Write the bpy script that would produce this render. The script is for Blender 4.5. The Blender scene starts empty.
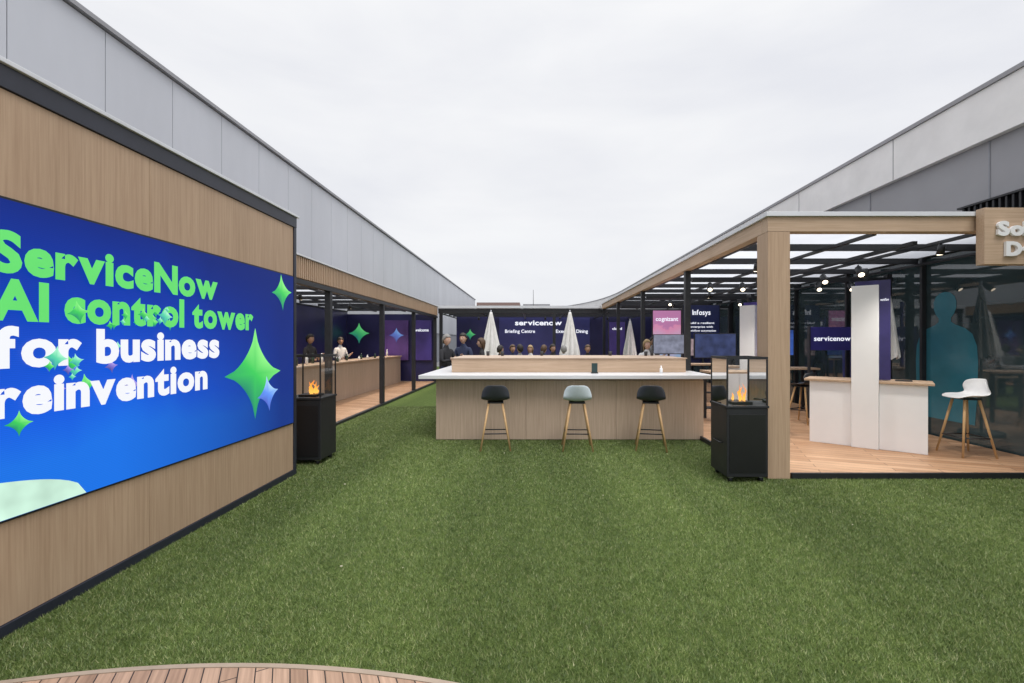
import bpy, bmesh, math, random
import numpy as np
from mathutils import Matrix, Vector, noise as mnoise
random.seed(4); np.random.seed(4)
F=455.1; H=1.65; CX=532; CY=342
S=bpy.context.scene
XF=[Matrix.Identity(4)]

# ------------------------------------------------------------------ helpers
def link(o,parent=None):
    S.collection.objects.link(o)
    if parent is not None:
        o.parent=parent
        o.matrix_parent_inverse=Matrix.Translation(-Vector(parent.location))
    return o
def group(name,loc=(0,0,0)):
    e=bpy.data.objects.new(name,None); e.empty_display_size=.2; e.location=loc
    S.collection.objects.link(e); return e
def mk(name,verts,faces,mat,parent=None,smooth=False,bevel=0,xf=True):
    me=bpy.data.meshes.new(name)
    M=XF[0]
    vs=[M@Vector(v) for v in verts] if xf else verts
    me.from_pydata([tuple(v) for v in vs],[],faces); me.validate(); me.update()
    if mat is not None:
        for m in (mat if isinstance(mat,list) else [mat]): me.materials.append(m)
    if smooth:
        for p in me.polygons: p.use_smooth=True
    o=bpy.data.objects.new(name,me); link(o,parent)
    if bevel:
        b=o.modifiers.new('b','BEVEL'); b.width=bevel; b.segments=2; b.limit_method='ANGLE'
    return o
def boxvf(b):
    x0,x1,y0,y1,z0,z1=b
    v=[(x0,y0,z0),(x1,y0,z0),(x1,y1,z0),(x0,y1,z0),(x0,y0,z1),(x1,y0,z1),(x1,y1,z1),(x0,y1,z1)]
    f=[(0,3,2,1),(4,5,6,7),(0,1,5,4),(1,2,6,5),(2,3,7,6),(3,0,4,7)]
    return v,f
def boxes(name,bs,mat,parent=None,bevel=0):
    V=[];Fc=[]
    for b in bs:
        v,f=boxvf(b); n=len(V); V+=v; Fc+=[tuple(i+n for i in q) for q in f]
    return mk(name,V,Fc,mat,parent,bevel=bevel)
def box(name,x0,x1,y0,y1,z0,z1,mat,parent=None,bevel=0.003):
    return boxes(name,[(x0,x1,y0,y1,z0,z1)],mat,parent,bevel)
def tubevf(pts,rad,n=10):
    V=[];Fc=[]
    pts=[Vector(p) for p in pts]
    for i,p in enumerate(pts):
        if i==0: d=pts[1]-p
        elif i==len(pts)-1: d=p-pts[i-1]
        else: d=pts[i+1]-pts[i-1]
        d.normalize()
        a=Vector((1,0,0)) if abs(d.x)<.8 else Vector((0,1,0))
        u=d.cross(a).normalized(); w=d.cross(u)
        for k in range(n):
            t=2*math.pi*k/n
            V.append(p+(u*math.cos(t)+w*math.sin(t))*rad[i])
    for i in range(len(pts)-1):
        for k in range(n):
            a=i*n+k;b=i*n+(k+1)%n
            Fc.append((a,b,b+n,a+n))
    Fc.append(tuple(range(n))[::-1]); Fc.append(tuple(range((len(pts)-1)*n,len(pts)*n)))
    return V,Fc
def tubes(name,lst,mat,parent=None,n=10):
    V=[];Fc=[]
    for pts,rad in lst:
        v,f=tubevf(pts,rad,n); k=len(V); V+=v; Fc+=[tuple(i+k for i in q) for q in f]
    return mk(name,V,Fc,mat,parent,smooth=True)

# ------------------------------------------------------------------ materials
def newmat(name):
    m=bpy.data.materials.new(name); m.use_nodes=True
    nt=m.node_tree; b=nt.nodes['Principled BSDF']; return m,nt,b
def N(nt,t,**k):
    n=nt.nodes.new(t)
    for a,v in k.items(): setattr(n,a,v)
    return n
def L(nt,a,b): nt.links.new(a,b)
def ramp(nt,fac,stops):
    r=N(nt,'ShaderNodeValToRGB')
    while len(r.color_ramp.elements)<len(stops): r.color_ramp.elements.new(.5)
    for e,(p,c) in zip(r.color_ramp.elements,stops): e.position=p; e.color=(*c,1) if len(c)==3 else c
    L(nt,fac,r.inputs[0]); return r
def objnoise(nt,scale,detail=4,rough=.5,vec=(1,1,1),rot=(0,0,0)):
    tc=N(nt,'ShaderNodeTexCoord'); mp=N(nt,'ShaderNodeMapping'); mp.inputs['Scale'].default_value=vec; mp.inputs['Rotation'].default_value=rot
    L(nt,tc.outputs['Object'],mp.inputs[0])
    n=N(nt,'ShaderNodeTexNoise'); n.inputs['Scale'].default_value=scale; n.inputs['Detail'].default_value=detail; n.inputs['Roughness'].default_value=rough
    L(nt,mp.outputs[0],n.inputs['Vector']); return n
def plain(name,c,rough=.5,metal=0,var=.12,scale=6,bump=.0,vec=(1,1,1),spec=.5):
    m,nt,b=newmat(name)
    n=objnoise(nt,scale,5,.6,vec)
    r=ramp(nt,n.outputs[0],[(.3,tuple(x*(1-var) for x in c)),(.7,tuple(min(1,x*(1+var)) for x in c))])
    L(nt,r.outputs[0],b.inputs['Base Color'])
    b.inputs['Roughness'].default_value=rough; b.inputs['Metallic'].default_value=metal
    b.inputs['Specular IOR Level'].default_value=spec
    if bump:
        bp=N(nt,'ShaderNodeBump'); bp.inputs['Strength'].default_value=bump; bp.inputs['Distance'].default_value=.01
        n2=objnoise(nt,scale*12,4,.6,vec); L(nt,n2.outputs[0],bp.inputs['Height']); L(nt,bp.outputs[0],b.inputs['Normal'])
    return m
def wood(name,c0,c1,vec=(38,38,1.1),rough=.5):
    m,nt,b=newmat(name)
    n=objnoise(nt,1.6,8,.62,vec); n.inputs['Distortion'].default_value=.35
    n2=objnoise(nt,.5,3,.5,(4,4,.8))
    r=ramp(nt,n.outputs[0],[(.28,c0),(.5,tuple((a+d)/2 for a,d in zip(c0,c1))),(.72,c1)])
    r2=ramp(nt,n2.outputs[0],[(.3,(.92,.91,.90)),(.7,(1.04,1.03,1.03))])
    mx=N(nt,'ShaderNodeMix',data_type='RGBA',blend_type='MULTIPLY'); mx.inputs[0].default_value=1
    L(nt,r.outputs[0],mx.inputs[6]); L(nt,r2.outputs[0],mx.inputs[7]); L(nt,mx.outputs[2],b.inputs['Base Color'])
    b.inputs['Roughness'].default_value=rough; b.inputs['Specular IOR Level'].default_value=.35
    bp=N(nt,'ShaderNodeBump'); bp.inputs['Strength'].default_value=.15; bp.inputs['Distance'].default_value=.003
    L(nt,n.outputs[0],bp.inputs['Height']); L(nt,bp.outputs[0],b.inputs['Normal'])
    return m
def decking(name,c0,c1,rot=0,bw=1.4,bh=.13):
    m,nt,b=newmat(name)
    tc=N(nt,'ShaderNodeTexCoord'); mp=N(nt,'ShaderNodeMapping'); mp.inputs['Rotation'].default_value=(0,0,rot)
    L(nt,tc.outputs['Object'],mp.inputs[0])
    br=N(nt,'ShaderNodeTexBrick'); br.offset=.37
    br.inputs['Scale'].default_value=1; br.inputs['Brick Width'].default_value=bw; br.inputs['Row Height'].default_value=bh
    br.inputs['Mortar Size'].default_value=.003; br.inputs['Mortar Smooth'].default_value=.1
    br.inputs['Color1'].default_value=(*c0,1); br.inputs['Color2'].default_value=(*c1,1); br.inputs['Mortar'].default_value=(.03,.02,.015,1)
    L(nt,mp.outputs[0],br.inputs['Vector'])
    mp2=N(nt,'ShaderNodeMapping'); mp2.inputs['Scale'].default_value=(1.5,38,1); L(nt,mp.outputs[0],mp2.inputs[0])
    n=N(nt,'ShaderNodeTexNoise'); n.inputs['Scale'].default_value=1.5; n.inputs['Detail'].default_value=7; L(nt,mp2.outputs[0],n.inputs['Vector'])
    r=ramp(nt,n.outputs[0],[(.3,(.72,.68,.65)),(.7,(1.15,1.12,1.1))])
    mx=N(nt,'ShaderNodeMix',data_type='RGBA',blend_type='MULTIPLY'); mx.inputs[0].default_value=1
    L(nt,br.outputs[0],mx.inputs[6]); L(nt,r.outputs[0],mx.inputs[7]); L(nt,mx.outputs[2],b.inputs['Base Color'])
    b.inputs['Roughness'].default_value=.5
    bp=N(nt,'ShaderNodeBump'); bp.invert=True; bp.inputs['Strength'].default_value=.5; bp.inputs['Distance'].default_value=.004
    L(nt,br.outputs['Fac'],bp.inputs['Height']); L(nt,bp.outputs[0],b.inputs['Normal'])
    return m
def emis(name,c,s=1,var=0,scale=5):
    m,nt,b=newmat(name)
    b.inputs['Base Color'].default_value=(*[x*.1 for x in c],1)
    b.inputs['Emission Strength'].default_value=s; b.inputs['Roughness'].default_value=.4
    n=objnoise(nt,scale,2)
    r=ramp(nt,n.outputs[0],[(.3,tuple(x*(1-var) for x in c)),(.7,c)])
    L(nt,r.outputs[0],b.inputs['Emission Color'])
    return m
def glassmat(name,tint=(.95,.97,.98)):
    m=bpy.data.materials.new(name); m.use_nodes=True; nt=m.node_tree; nt.nodes.clear()
    o=N(nt,'ShaderNodeOutputMaterial'); t=N(nt,'ShaderNodeBsdfTransparent'); t.inputs[0].default_value=(*tint,1)
    g=N(nt,'ShaderNodeBsdfGlossy'); g.inputs['Roughness'].default_value=.02
    fr=N(nt,'ShaderNodeFresnel'); fr.inputs[0].default_value=1.5
    mx=N(nt,'ShaderNodeMixShader'); L(nt,fr.outputs[0],mx.inputs[0]); L(nt,t.outputs[0],mx.inputs[1]); L(nt,g.outputs[0],mx.inputs[2]); L(nt,mx.outputs[0],o.inputs[0])
    return m

OAK=wood('oak_laminate',(.41,.28,.185),(.55,.40,.275))
OAK2=wood('oak_bar',(.43,.32,.235),(.59,.46,.35))
OAKH=wood('oak_beam',(.45,.32,.215),(.59,.44,.315),vec=(1.2,38,38))
OAKY=wood('oak_beam_y',(.45,.32,.215),(.59,.44,.315),vec=(38,1.2,38))
TIMBER=wood('stool_leg_wood',(.50,.30,.13),(.68,.46,.24),vec=(30,30,4))
BLACK=plain('black_powder_coat',(.016,.017,.021),.45,.0,.2,8,.05)
DARKTRIM=plain('dark_navy_trim',(.022,.025,.04),.4,0,.15,5)
WHITE=plain('white_lacquer',(.88,.89,.90),.35,0,.02,3)
CAP=plain('white_metal_cap',(.70,.72,.76),.4,.1,.06,2)
CLAD=plain('grey_metal_cladding',(.54,.555,.60),.42,.15,.07,.5,.02,(1,1,.3))
CLADD=plain('cladding_joint',(.26,.27,.30),.6,0,.1,3)
CONC=plain('pale_render_band',(.80,.79,.785),.7,0,.08,1.2,.06)
GREYW=plain('grey_wall_panel',(.31,.31,.33),.55,.1,.07,.8,.03)
NAVY=plain('navy_graphic_wall',(.020,.020,.085),.35,0,.35,.7)
PURPLE=plain('purple_graphic_panel',(.07,.045,.25),.4,0,.25,1.2)
PAVE=plain('paving',(.2,.2,.2),.8,0,.2,2,.2)
CANVAS=plain('umbrella_canvas',(.76,.75,.72),.85,0,.08,9,.3)
GLASS=glassmat('clear_glass')
m,nt,b=newmat('facade_glass'); n=objnoise(nt,.8,2); r=ramp(nt,n.outputs[0],[(.3,(.02,.036,.042)),(.7,(.05,.075,.08))]); L(nt,r.outputs[0],b.inputs['Base Color']); b.inputs['Roughness'].default_value=.03; b.inputs['IOR'].default_value=1.9; FGLASS=m
TEAL=plain('teal_window_vinyl',(.04,.18,.24),.12,0,.1,2)
TEAL2=plain('indigo_window_vinyl',(.05,.06,.19),.12,0,.1,2)
LETW=plain('white_letter',(.88,.88,.88),.4,0,.03,5)
SHELLB=plain('black_shell',(.03,.034,.042),.42,0,.1,20,.05)
SHELLG=plain('grey_blue_shell',(.50,.57,.60),.45,0,.05,20,.05)
SHELLW=plain('white_shell',(.76,.77,.78),.45,0,.04,20,.05)
STEEL=plain('steel',(.4,.4,.42),.3,.9,.08,10)
TOPM=plain('white_worktop',(.74,.74,.75),.3,0,.03,3)
DECK=decking('deck_boards',(.42,.24,.13),(.60,.39,.24),rot=math.radians(20))
DECK2=decking('stage_deck_boards',(.33,.21,.14),(.48,.325,.23),rot=math.radians(62),bh=.075,bw=1.1)
EMW=emis('lit_white_sign',(.9,.92,1.0),1.0)
LENS=emis('lamp_lens',(1,.85,.65),4)
m,nt,b=newmat('translucent_roof_panel'); n=objnoise(nt,1.2,3); r=ramp(nt,n.outputs[0],[(.3,(.60,.62,.66)),(.7,(.70,.72,.76))])
nt.nodes.remove(b); d=N(nt,'ShaderNodeBsdfDiffuse'); t=N(nt,'ShaderNodeBsdfTranslucent'); mx=N(nt,'ShaderNodeMixShader'); mx.inputs[0].default_value=.8
L(nt,r.outputs[0],d.inputs[0]); L(nt,r.outputs[0],t.inputs[0]); L(nt,d.outputs[0],mx.inputs[1]); L(nt,t.outputs[0],mx.inputs[2]); L(nt,mx.outputs[0],nt.nodes['Material Output'].inputs[0]); PANEL=m

# text
def textmesh(body,bold=.0):
    c=bpy.data.curves.new('t','FONT'); c.body=body; c.size=1; c.offset=bold; c.resolution_u=4
    o=bpy.data.objects.new('t',c); S.collection.objects.link(o)
    dg=bpy.context.evaluated_depsgraph_get(); dg.update()
    me=bpy.data.meshes.new_from_object(o.evaluated_get(dg)); 
    V=[tuple(v.co) for v in me.vertices]; Fc=[tuple(p.vertices) for p in me.polygons]
    bpy.data.objects.remove(o); bpy.data.meshes.remove(me); return V,Fc
_v,_=textmesh('H'); CAPH=max(v[1] for v in _v)-min(v[1] for v in _v)
def text(name,body,org,U,Vv,width,cap,mat,parent,bold=.02,depth=0):
    # glyphs are emboldened and placed one by one so neighbours never cut each other
    V=[];Fc=[];x=0
    for ci,chh in enumerate(body):
        if chh==' ': x+=.27; continue
        v0,_f=textmesh(chh,0); v,f=textmesh(chh,bold)
        a0=min(q[0] for q in v0); a1=max(q[0] for q in v0)
        n=len(V); e=.0004*(ci%2)
        V+=[(q[0]-a0+x,q[1],e) for q in v]; Fc+=[tuple(i+n for i in q) for q in f]
        x+=(a1-a0)+.055+bold*1.5
    x0=min(v[0] for v in V); x1=max(v[0] for v in V)
    sx=width/(x1-x0); sy=cap/(CAPH+2*bold)
    U=Vector(U);Vv=Vector(Vv);Nn=U.cross(Vv); o=Vector(org)
    vs=[o+U*((v[0]-x0)*sx)+Vv*((v[1]+bold)*sy)+Nn*(depth+v[2]) for v in V]
    ob=mk(name,vs,Fc,mat,parent)
    if depth:
        s=ob.modifiers.new('s','SOLIDIFY'); s.thickness=depth; s.offset=-1
    return ob

# ------------------------------------------------------------------ world, sun, camera
w=bpy.data.worlds.new('World'); S.world=w; w.use_nodes=True; nt=w.node_tree
bg=nt.nodes['Background']; bg.inputs[1].default_value=1
sky=N(nt,'ShaderNodeTexSky'); sky.sky_type='NISHITA'; sky.sun_disc=False
EL=math.radians(58); AZ=math.radians(150)
sky.sun_elevation=EL; sky.sun_rotation=AZ
sm=N(nt,'ShaderNodeVectorMath',operation='SCALE'); sm.inputs['Scale'].default_value=.1; L(nt,sky.outputs[0],sm.inputs[0])
tc=N(nt,'ShaderNodeTexCoord'); mp=N(nt,'ShaderNodeMapping'); mp.inputs['Scale'].default_value=(1,1,3.2); L(nt,tc.outputs['Generated'],mp.inputs[0])
no=N(nt,'ShaderNodeTexNoise'); no.inputs['Scale'].default_value=2.1; no.inputs['Detail'].default_value=6; no.inputs['Roughness'].default_value=.5; no.inputs['Distortion'].default_value=.3
L(nt,mp.outputs[0],no.inputs['Vector'])
cr=ramp(nt,no.outputs[0],[(.32,(.84,.852,.90)),(.66,(.97,.975,.99))])
sp=N(nt,'ShaderNodeSeparateXYZ'); L(nt,tc.outputs['Generated'],sp.inputs[0])
mr=N(nt,'ShaderNodeMapRange'); mr.inputs[1].default_value=.0; mr.inputs[2].default_value=1; mr.inputs[3].default_value=.97; mr.inputs[4].default_value=1.03
mr2=N(nt,'ShaderNodeMapRange'); mr2.inputs[1].default_value=.62; mr2.inputs[2].default_value=1; mr2.inputs[3].default_value=0; mr2.inputs[4].default_value=1.9
L(nt,sp.outputs[2],mr.inputs[0]); L(nt,sp.outputs[2],mr2.inputs[0])
ad=N(nt,'ShaderNodeMath',operation='ADD'); L(nt,mr.outputs[0],ad.inputs[0]); L(nt,mr2.outputs[0],ad.inputs[1])
sc=N(nt,'ShaderNodeVectorMath',operation='SCALE'); L(nt,cr.outputs[0],sc.inputs[0]); L(nt,ad.outputs[0],sc.inputs['Scale'])
mx=N(nt,'ShaderNodeMix',data_type='RGBA'); mx.inputs[0].default_value=.95
L(nt,sm.outputs[0],mx.inputs[6]); L(nt,sc.outputs[0],mx.inputs[7]); L(nt,mx.outputs[2],bg.inputs[0])
sd=bpy.data.lights.new('sun','SUN'); sd.energy=1.4; sd.angle=math.radians(25); sd.color=(1,.97,.93)
so=bpy.data.objects.new('sun',sd); S.collection.objects.link(so)
dirv=Vector((math.sin(AZ)*math.cos(EL),math.cos(AZ)*math.cos(EL),math.sin(EL)))
so.rotation_euler=dirv.to_track_quat('Z','Y').to_euler(); so.location=(0,0,20)
cd=bpy.data.cameras.new('camera'); cd.lens=16; cd.sensor_width=36; cd.shift_x=-20/1024; cd.clip_start=.05; cd.clip_end=2000
co=bpy.data.objects.new('camera',cd); co.location=(0,0,H); co.rotation_euler=(math.pi/2,0,0); S.collection.objects.link(co); S.camera=co
S.view_settings.view_transform='Standard'; S.view_settings.look='None'; S.view_settings.exposure=0

# ------------------------------------------------------------------ ground
mk('ground',[(-600,-600,0),(600,-600,0),(600,600,0),(-600,600,0)],[(0,1,2,3)],PAVE)
def turfcol(nt,base):
    n2=objnoise(nt,.9,4,.6,(1.8,.35,1)); n3=objnoise(nt,11,4,.7)
    tc=N(nt,'ShaderNodeTexCoord'); sp=N(nt,'ShaderNodeSeparateXYZ'); L(nt,tc.outputs['Object'],sp.inputs[0])
    ma=N(nt,'ShaderNodeMath',operation='MULTIPLY'); L(nt,sp.outputs[0],ma.inputs[0]); ma.inputs[1].default_value=.72
    mb=N(nt,'ShaderNodeMath',operation='PINGPONG'); L(nt,ma.outputs[0],mb.inputs[0]); mb.inputs[1].default_value=1
    r2=ramp(nt,n2.outputs[0],[(.3,(.82,.83,.84)),(.7,(1.14,1.12,1.12))]); r3=ramp(nt,n3.outputs[0],[(.3,(.78,.80,.78)),(.7,(1.18,1.16,1.13))])
    r4=ramp(nt,mb.outputs[0],[(.38,(.91,.915,.91)),(.62,(1.08,1.075,1.07))])
    cur=base
    for q in (r2,r3,r4):
        mx=N(nt,'ShaderNodeMix',data_type='RGBA',blend_type='MULTIPLY'); mx.inputs[0].default_value=1
        L(nt,cur,mx.inputs[6]); L(nt,q.outputs[0],mx.inputs[7]); cur=mx.outputs[2]
    return cur
m,nt,b=newmat('turf'); n=objnoise(nt,90,6,.7)
r=ramp(nt,n.outputs[0],[(.3,(.042,.070,.018)),(.55,(.106,.152,.042)),(.75,(.18,.225,.076))])
L(nt,turfcol(nt,r.outputs[0]),b.inputs['Base Color'])
b.inputs['Roughness'].default_value=.9; b.inputs['Specular IOR Level'].default_value=.1
bp=N(nt,'ShaderNodeBump'); bp.inputs['Strength'].default_value=.6; bp.inputs['Distance'].default_value=.02; L(nt,n.outputs[0],bp.inputs['Height']); L(nt,bp.outputs[0],b.inputs['Normal'])
TURF=m
grass=group('artificial_grass')
mk('turf_sheet',[(-8,-6,.004),(8,-6,.004),(8,30,.004),(-8,30,.004)],[(0,1,2,3)],TURF,grass)
m,nt,b=newmat('grass_blade'); g=N(nt,'ShaderNodeNewGeometry')
r=ramp(nt,g.outputs['Random Per Island'],[(0,(.070,.118,.030)),(.5,(.158,.225,.060)),(.85,(.235,.30,.098)),(1,(.44,.43,.23))])
L(nt,turfcol(nt,r.outputs[0]),b.inputs['Base Color'])
b.inputs['Roughness'].default_value=.45; b.inputs['Specular IOR Level'].default_value=.5
BLADE=m
DCX,DCY,DR=-1.47,-2.51,4.80
NB=800000
Y=1.9*np.exp(np.random.rand(NB)*math.log(11.5/1.9))
xmin=np.where(Y<5.64,-2.93,-3.84); xmax=np.where(Y<5.44,np.minimum(1.09*Y+.5,6.6),2.8)
X=xmin+np.random.rand(NB)*(xmax-xmin)
keep=((X-DCX)**2+(Y-DCY)**2>DR**2)&~((X>-1.58)&(X<2.85)&(Y>7.6)&(Y<10.4))
keep&=(np.random.rand(NB)<np.clip((xmax-xmin)/(7.),.3,1))
X=X[keep];Y=Y[keep];n=len(X)
sc=np.clip(Y/3.5,1,3)
wd=(.0022+.0016*np.random.rand(n))*sc; ht=.012+.014*np.random.rand(n); a=np.random.rand(n)*2*np.pi
le=.016*np.random.rand(n)+.006; la=np.random.rand(n)*2*np.pi
co_=np.empty((n,3,3),dtype=np.float32)
co_[:,0,0]=X-np.cos(a)*wd/2;co_[:,0,1]=Y-np.sin(a)*wd/2;co_[:,0,2]=.004
co_[:,1,0]=X+np.cos(a)*wd/2;co_[:,1,1]=Y+np.sin(a)*wd/2;co_[:,1,2]=.004
co_[:,2,0]=X+np.cos(la)*le;co_[:,2,1]=Y+np.sin(la)*le;co_[:,2,2]=.004+ht
me=bpy.data.meshes.new('grass_blades'); me.vertices.add(n*3); me.vertices.foreach_set('co',co_.ravel())
me.loops.add(n*3); me.loops.foreach_set('vertex_index',np.arange(n*3,dtype=np.int32))
me.polygons.add(n); me.polygons.foreach_set('loop_start',np.arange(0,n*3,3,dtype=np.int32))
me.update(calc_edges=True); me.materials.append(BLADE)
link(bpy.data.objects.new('grass_blades',me),grass)

st=group('round_wooden_deck',(DCX,DCY,0))
def arcdisc(name,r0,r1,z0,z1,mat):
    V=[];Fc=[];K=120;pts=[]
    a0=math.acos(max(-1,(-2.92-DCX)/r1)) if r1>1.42 else math.pi
    for i in range(K+1):
        t=-.6+(a0+.6)*i/K; pts.append(t)
    for t in pts:
        for rr in (r0,r1):
            for z in (z0,z1): V.append((max(-2.925,DCX+rr*math.cos(t)),DCY+rr*math.sin(t),z))
    for i in range(K):
        a=i*4;b=a+4
        Fc+=[(a+1,a+3,b+3,b+1),(a+2,a+3,b+3,b+2),(a,a+1,b+1,b)]
    return mk(name,V,Fc,mat,st)
arcdisc('deck_boards',.05,DR-.03,.0,.03,DECK2)
arcdisc('edge_trim',DR-.028,DR,0,.033,plain('deck_edge',(.36,.28,.21),.5))
lf=group('fallen_leaves',(0,4,0)); V=[];Fc=[]
for i in range(14):
    x=random.uniform(-2.6,4.5); y=random.uniform(2.6,9); a=random.random()*6.28; s_=random.uniform(.006,.014); n_=len(V)
    for q in range(5):
        t=a+q*1.2566; V.append((x+math.cos(t)*s_*(1.5 if q==0 else .8),y+math.sin(t)*s_,.03+.004*(q%2)))
    Fc.append(tuple(range(n_,n_+5)))
mk('leaves',V,Fc,plain('dry_leaf',(.42,.38,.28),.8),lf)

# ------------------------------------------------------------------ display wall
WX=-2.94
dw=group('led_display_wall',(WX-.5,3,0))
box('core',-3.86,WX-.032,-1.5,5.60,.05,3.05,BLACK,dw,0)
bs=[];y=5.60
for wdt in (2.10,2.10,2.10,.8):
    bs.append((WX-.03,WX,y-wdt+.004,y,.075,3.055)); y-=wdt
boxes('oak_panels',bs,OAK,dw,.002)
boxes('end_panel',[(-3.84,WX-.02,5.602,5.63,.08,3.05)],OAK,dw)
box('plinth',-3.87,WX+.012,-1.5,5.66,0,.073,DARKTRIM,dw)
box('top_trim',-3.87,WX+.015,-1.5,5.66,3.058,3.185,DARKTRIM,dw)
box('cap',-3.9,WX+.035,-1.5,5.69,3.187,3.215,CAP,dw)
box('corner_post',WX-.05,WX+.012,5.604,5.66,.075,3.056,DARKTRIM,dw)
def scr(px,py):
    yy=-WX*F/(CX-px); return yy,H-(py-CY)*yy/F
m,nt,b=newmat('led_screen'); tc=N(nt,'ShaderNodeTexCoord'); sp=N(nt,'ShaderNodeSeparateXYZ'); L(nt,tc.outputs['Object'],sp.inputs[0])
nz=objnoise(nt,.8,3,.5); nz.inputs['Distortion'].default_value=.6
def mrange(src,a,b_,c,d):
    q=N(nt,'ShaderNodeMapRange'); q.inputs[1].default_value=a;q.inputs[2].default_value=b_;q.inputs[3].default_value=c;q.inputs[4].default_value=d; L(nt,src,q.inputs[0]); return q.outputs[0]
zz=mrange(sp.outputs[2],2.44,.66,0,1); ad=N(nt,'ShaderNodeMath',operation='MULTIPLY_ADD'); L(nt,nz.outputs[0],ad.inputs[0]); ad.inputs[1].default_value=.35
L(nt,zz,ad.inputs[2])
r=ramp(nt,ad.outputs[0],[(.12,(.003,.020,.22)),(.5,(.004,.050,.50)),(.85,(.006,.115,.80)),(1.0,(.010,.18,.84))])
yy=mrange(sp.outputs[1],3.2,5.3,0,1); r2=ramp(nt,yy,[(0,(0,0,0)),(1,(.9,.9,.9))])
mx=N(nt,'ShaderNodeMix',data_type='RGBA'); L(nt,r2.outputs[0],mx.inputs[0]); L(nt,r.outputs[0],mx.inputs[6]); mx.inputs[7].default_value=(.008,.024,.19,1)
wv=N(nt,'ShaderNodeTexWave',wave_type='BANDS',bands_direction='Z'); wv.inputs['Scale'].default_value=28; wv.inputs['Distortion'].default_value=.4; L(nt,tc.outputs['Object'],wv.inputs[0])
r3=ramp(nt,wv.outputs[0],[(0,(.9,.9,.9)),(1,(1,1,1))]); mm=N(nt,'ShaderNodeMix',data_type='RGBA',blend_type='MULTIPLY'); mm.inputs[0].default_value=1
L(nt,mx.outputs[2],mm.inputs[6]); L(nt,r3.outputs[0],mm.inputs[7])
b.inputs['Base Color'].default_value=(.004,.005,.008,1); L(nt,mm.outputs[2],b.inputs['Emission Color']); b.inputs['Emission Strength'].default_value=1; b.inputs['Roughness'].default_value=.6; b.inputs['Specular IOR Level'].default_value=.15
SCR=m
box('screen_bezel',WX+.002,WX+.012,1.7,5.585,.645,2.455,BLACK,dw,0)
box('led_screen',WX+.004,WX+.02,1.715,5.57,.66,2.44,SCR,dw,0)
GT=emis('screen_green_text',(.13,.72,.16),1,.05); WT=emis('screen_white_text',(.93,.95,1),.92)
XS=WX+.022
YL=2.44
text('screen_text_line_1','ServiceNow',(XS+.012,YL,2.03),(0,1,0),(0,0,1),4.207-YL,.235,GT,dw,.045)
text('screen_text_line_2','AI control tower',(XS+.012,YL,1.765),(0,1,0),(0,0,1),4.744-YL,.235,GT,dw,.045)
text('screen_text_line_3','for business',(XS+.012,YL+.01,1.50),(0,1,0),(0,0,1),4.22-YL,.235,WT,dw,.045)
text('screen_text_line_4','reinvention',(XS+.012,YL+.01,1.225),(0,1,0),(0,0,1),4.066-YL,.235,WT,dw,.045)
MINT=emis('screen_mint',(.66,.95,.78),1,.3)
pts=[(XS,1.72,.662)]+[(XS,1.72+1.26*t,.662+.26*math.sqrt(max(0,1-t**2.2))) for t in np.linspace(0,1,24)]
mk('screen_mint_shape',pts,[tuple(range(len(pts)))],MINT,dw)
def starmat(name):
    m,nt,b=newmat(name); at=N(nt,'ShaderNodeVertexColor'); at.layer_name='Col'; L(nt,at.outputs[0],b.inputs['Emission Color']); b.inputs['Emission Strength'].default_value=1; b.inputs['Base Color'].default_value=(.01,.02,.02,1); return m
SM=starmat('screen_star')
def star(name,o,U,V,R,c0,c1,c2,mat,parent,rot=0,fat=.66):
    o=Vector(o);U=Vector(U);V=Vector(V)
    K=12; vs=[(0,0)]; cols=[c1]
    for q in range(4):
        for k in range(K):
            a=math.pi/2*(q+k/K)
            rr=1/((abs(math.cos(a))**fat+abs(math.sin(a))**fat)**(1/fat))
            aa=a+rot; vs.append((math.cos(aa)*rr*R,math.sin(aa)*rr*R))
            f=.5+.5*math.sin(a+.6); base=c0 if f>.5 else c2
            g=abs(f-.5)*2; cols.append(tuple(c1[i]*(1-g)+base[i]*g for i in range(3)))
    n=len(vs)-1
    ob=mk(name,[o+U*v[0]+V*v[1] for v in vs],[(0,i+1,(i+1)%n+1) for i in range(n)],mat,parent)
    ca=ob.data.color_attributes.new('Col','FLOAT_COLOR','POINT')
    for i,c in enumerate(cols): ca.data[i].color=(*c,1)
    return ob
gh=((.30,.95,.25),(.04,.62,.10),(.01,.25,.16)); bl=((.45,.75,1),(.12,.3,.95),(.08,.12,.6)); mi=((.5,1,.7),(.1,.7,.4),(.02,.3,.4)); pu=((.5,.4,.9),(.2,.15,.6),(.05,.05,.3))
k=0
def sstar(px,py,R,c,rot=0,fat=.66,on=0):
    global k; k+=1
    yy,zz=scr(px,py); star('screen_star_%d'%k,(XS+.001+.00015*k+on,yy,zz),(0,1,0),(0,0,1),R,*c,SM,dw,rot,fat)
sstar(253,374,.48,gh); sstar(266,394,.20,bl,.15); sstar(280,293,.21,gh,.1); sstar(15,424,.075,gh)
for (cx,cy,n_,sx,sy) in ((134,322,20,44,15),(66,362,8,22,10),(60,377,6,60,14)):
    for i in range(n_):
        c_=random.choice((gh,gh,gh,mi,mi,bl,pu))
        sstar(random.gauss(cx,sx*.5),random.gauss(cy,sy*.5),random.choice((.025,.035,.05,.075)),c_,random.uniform(-.2,.2),on=.013 if (i%3==0 and c_ in (gh,mi)) else 0)

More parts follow.
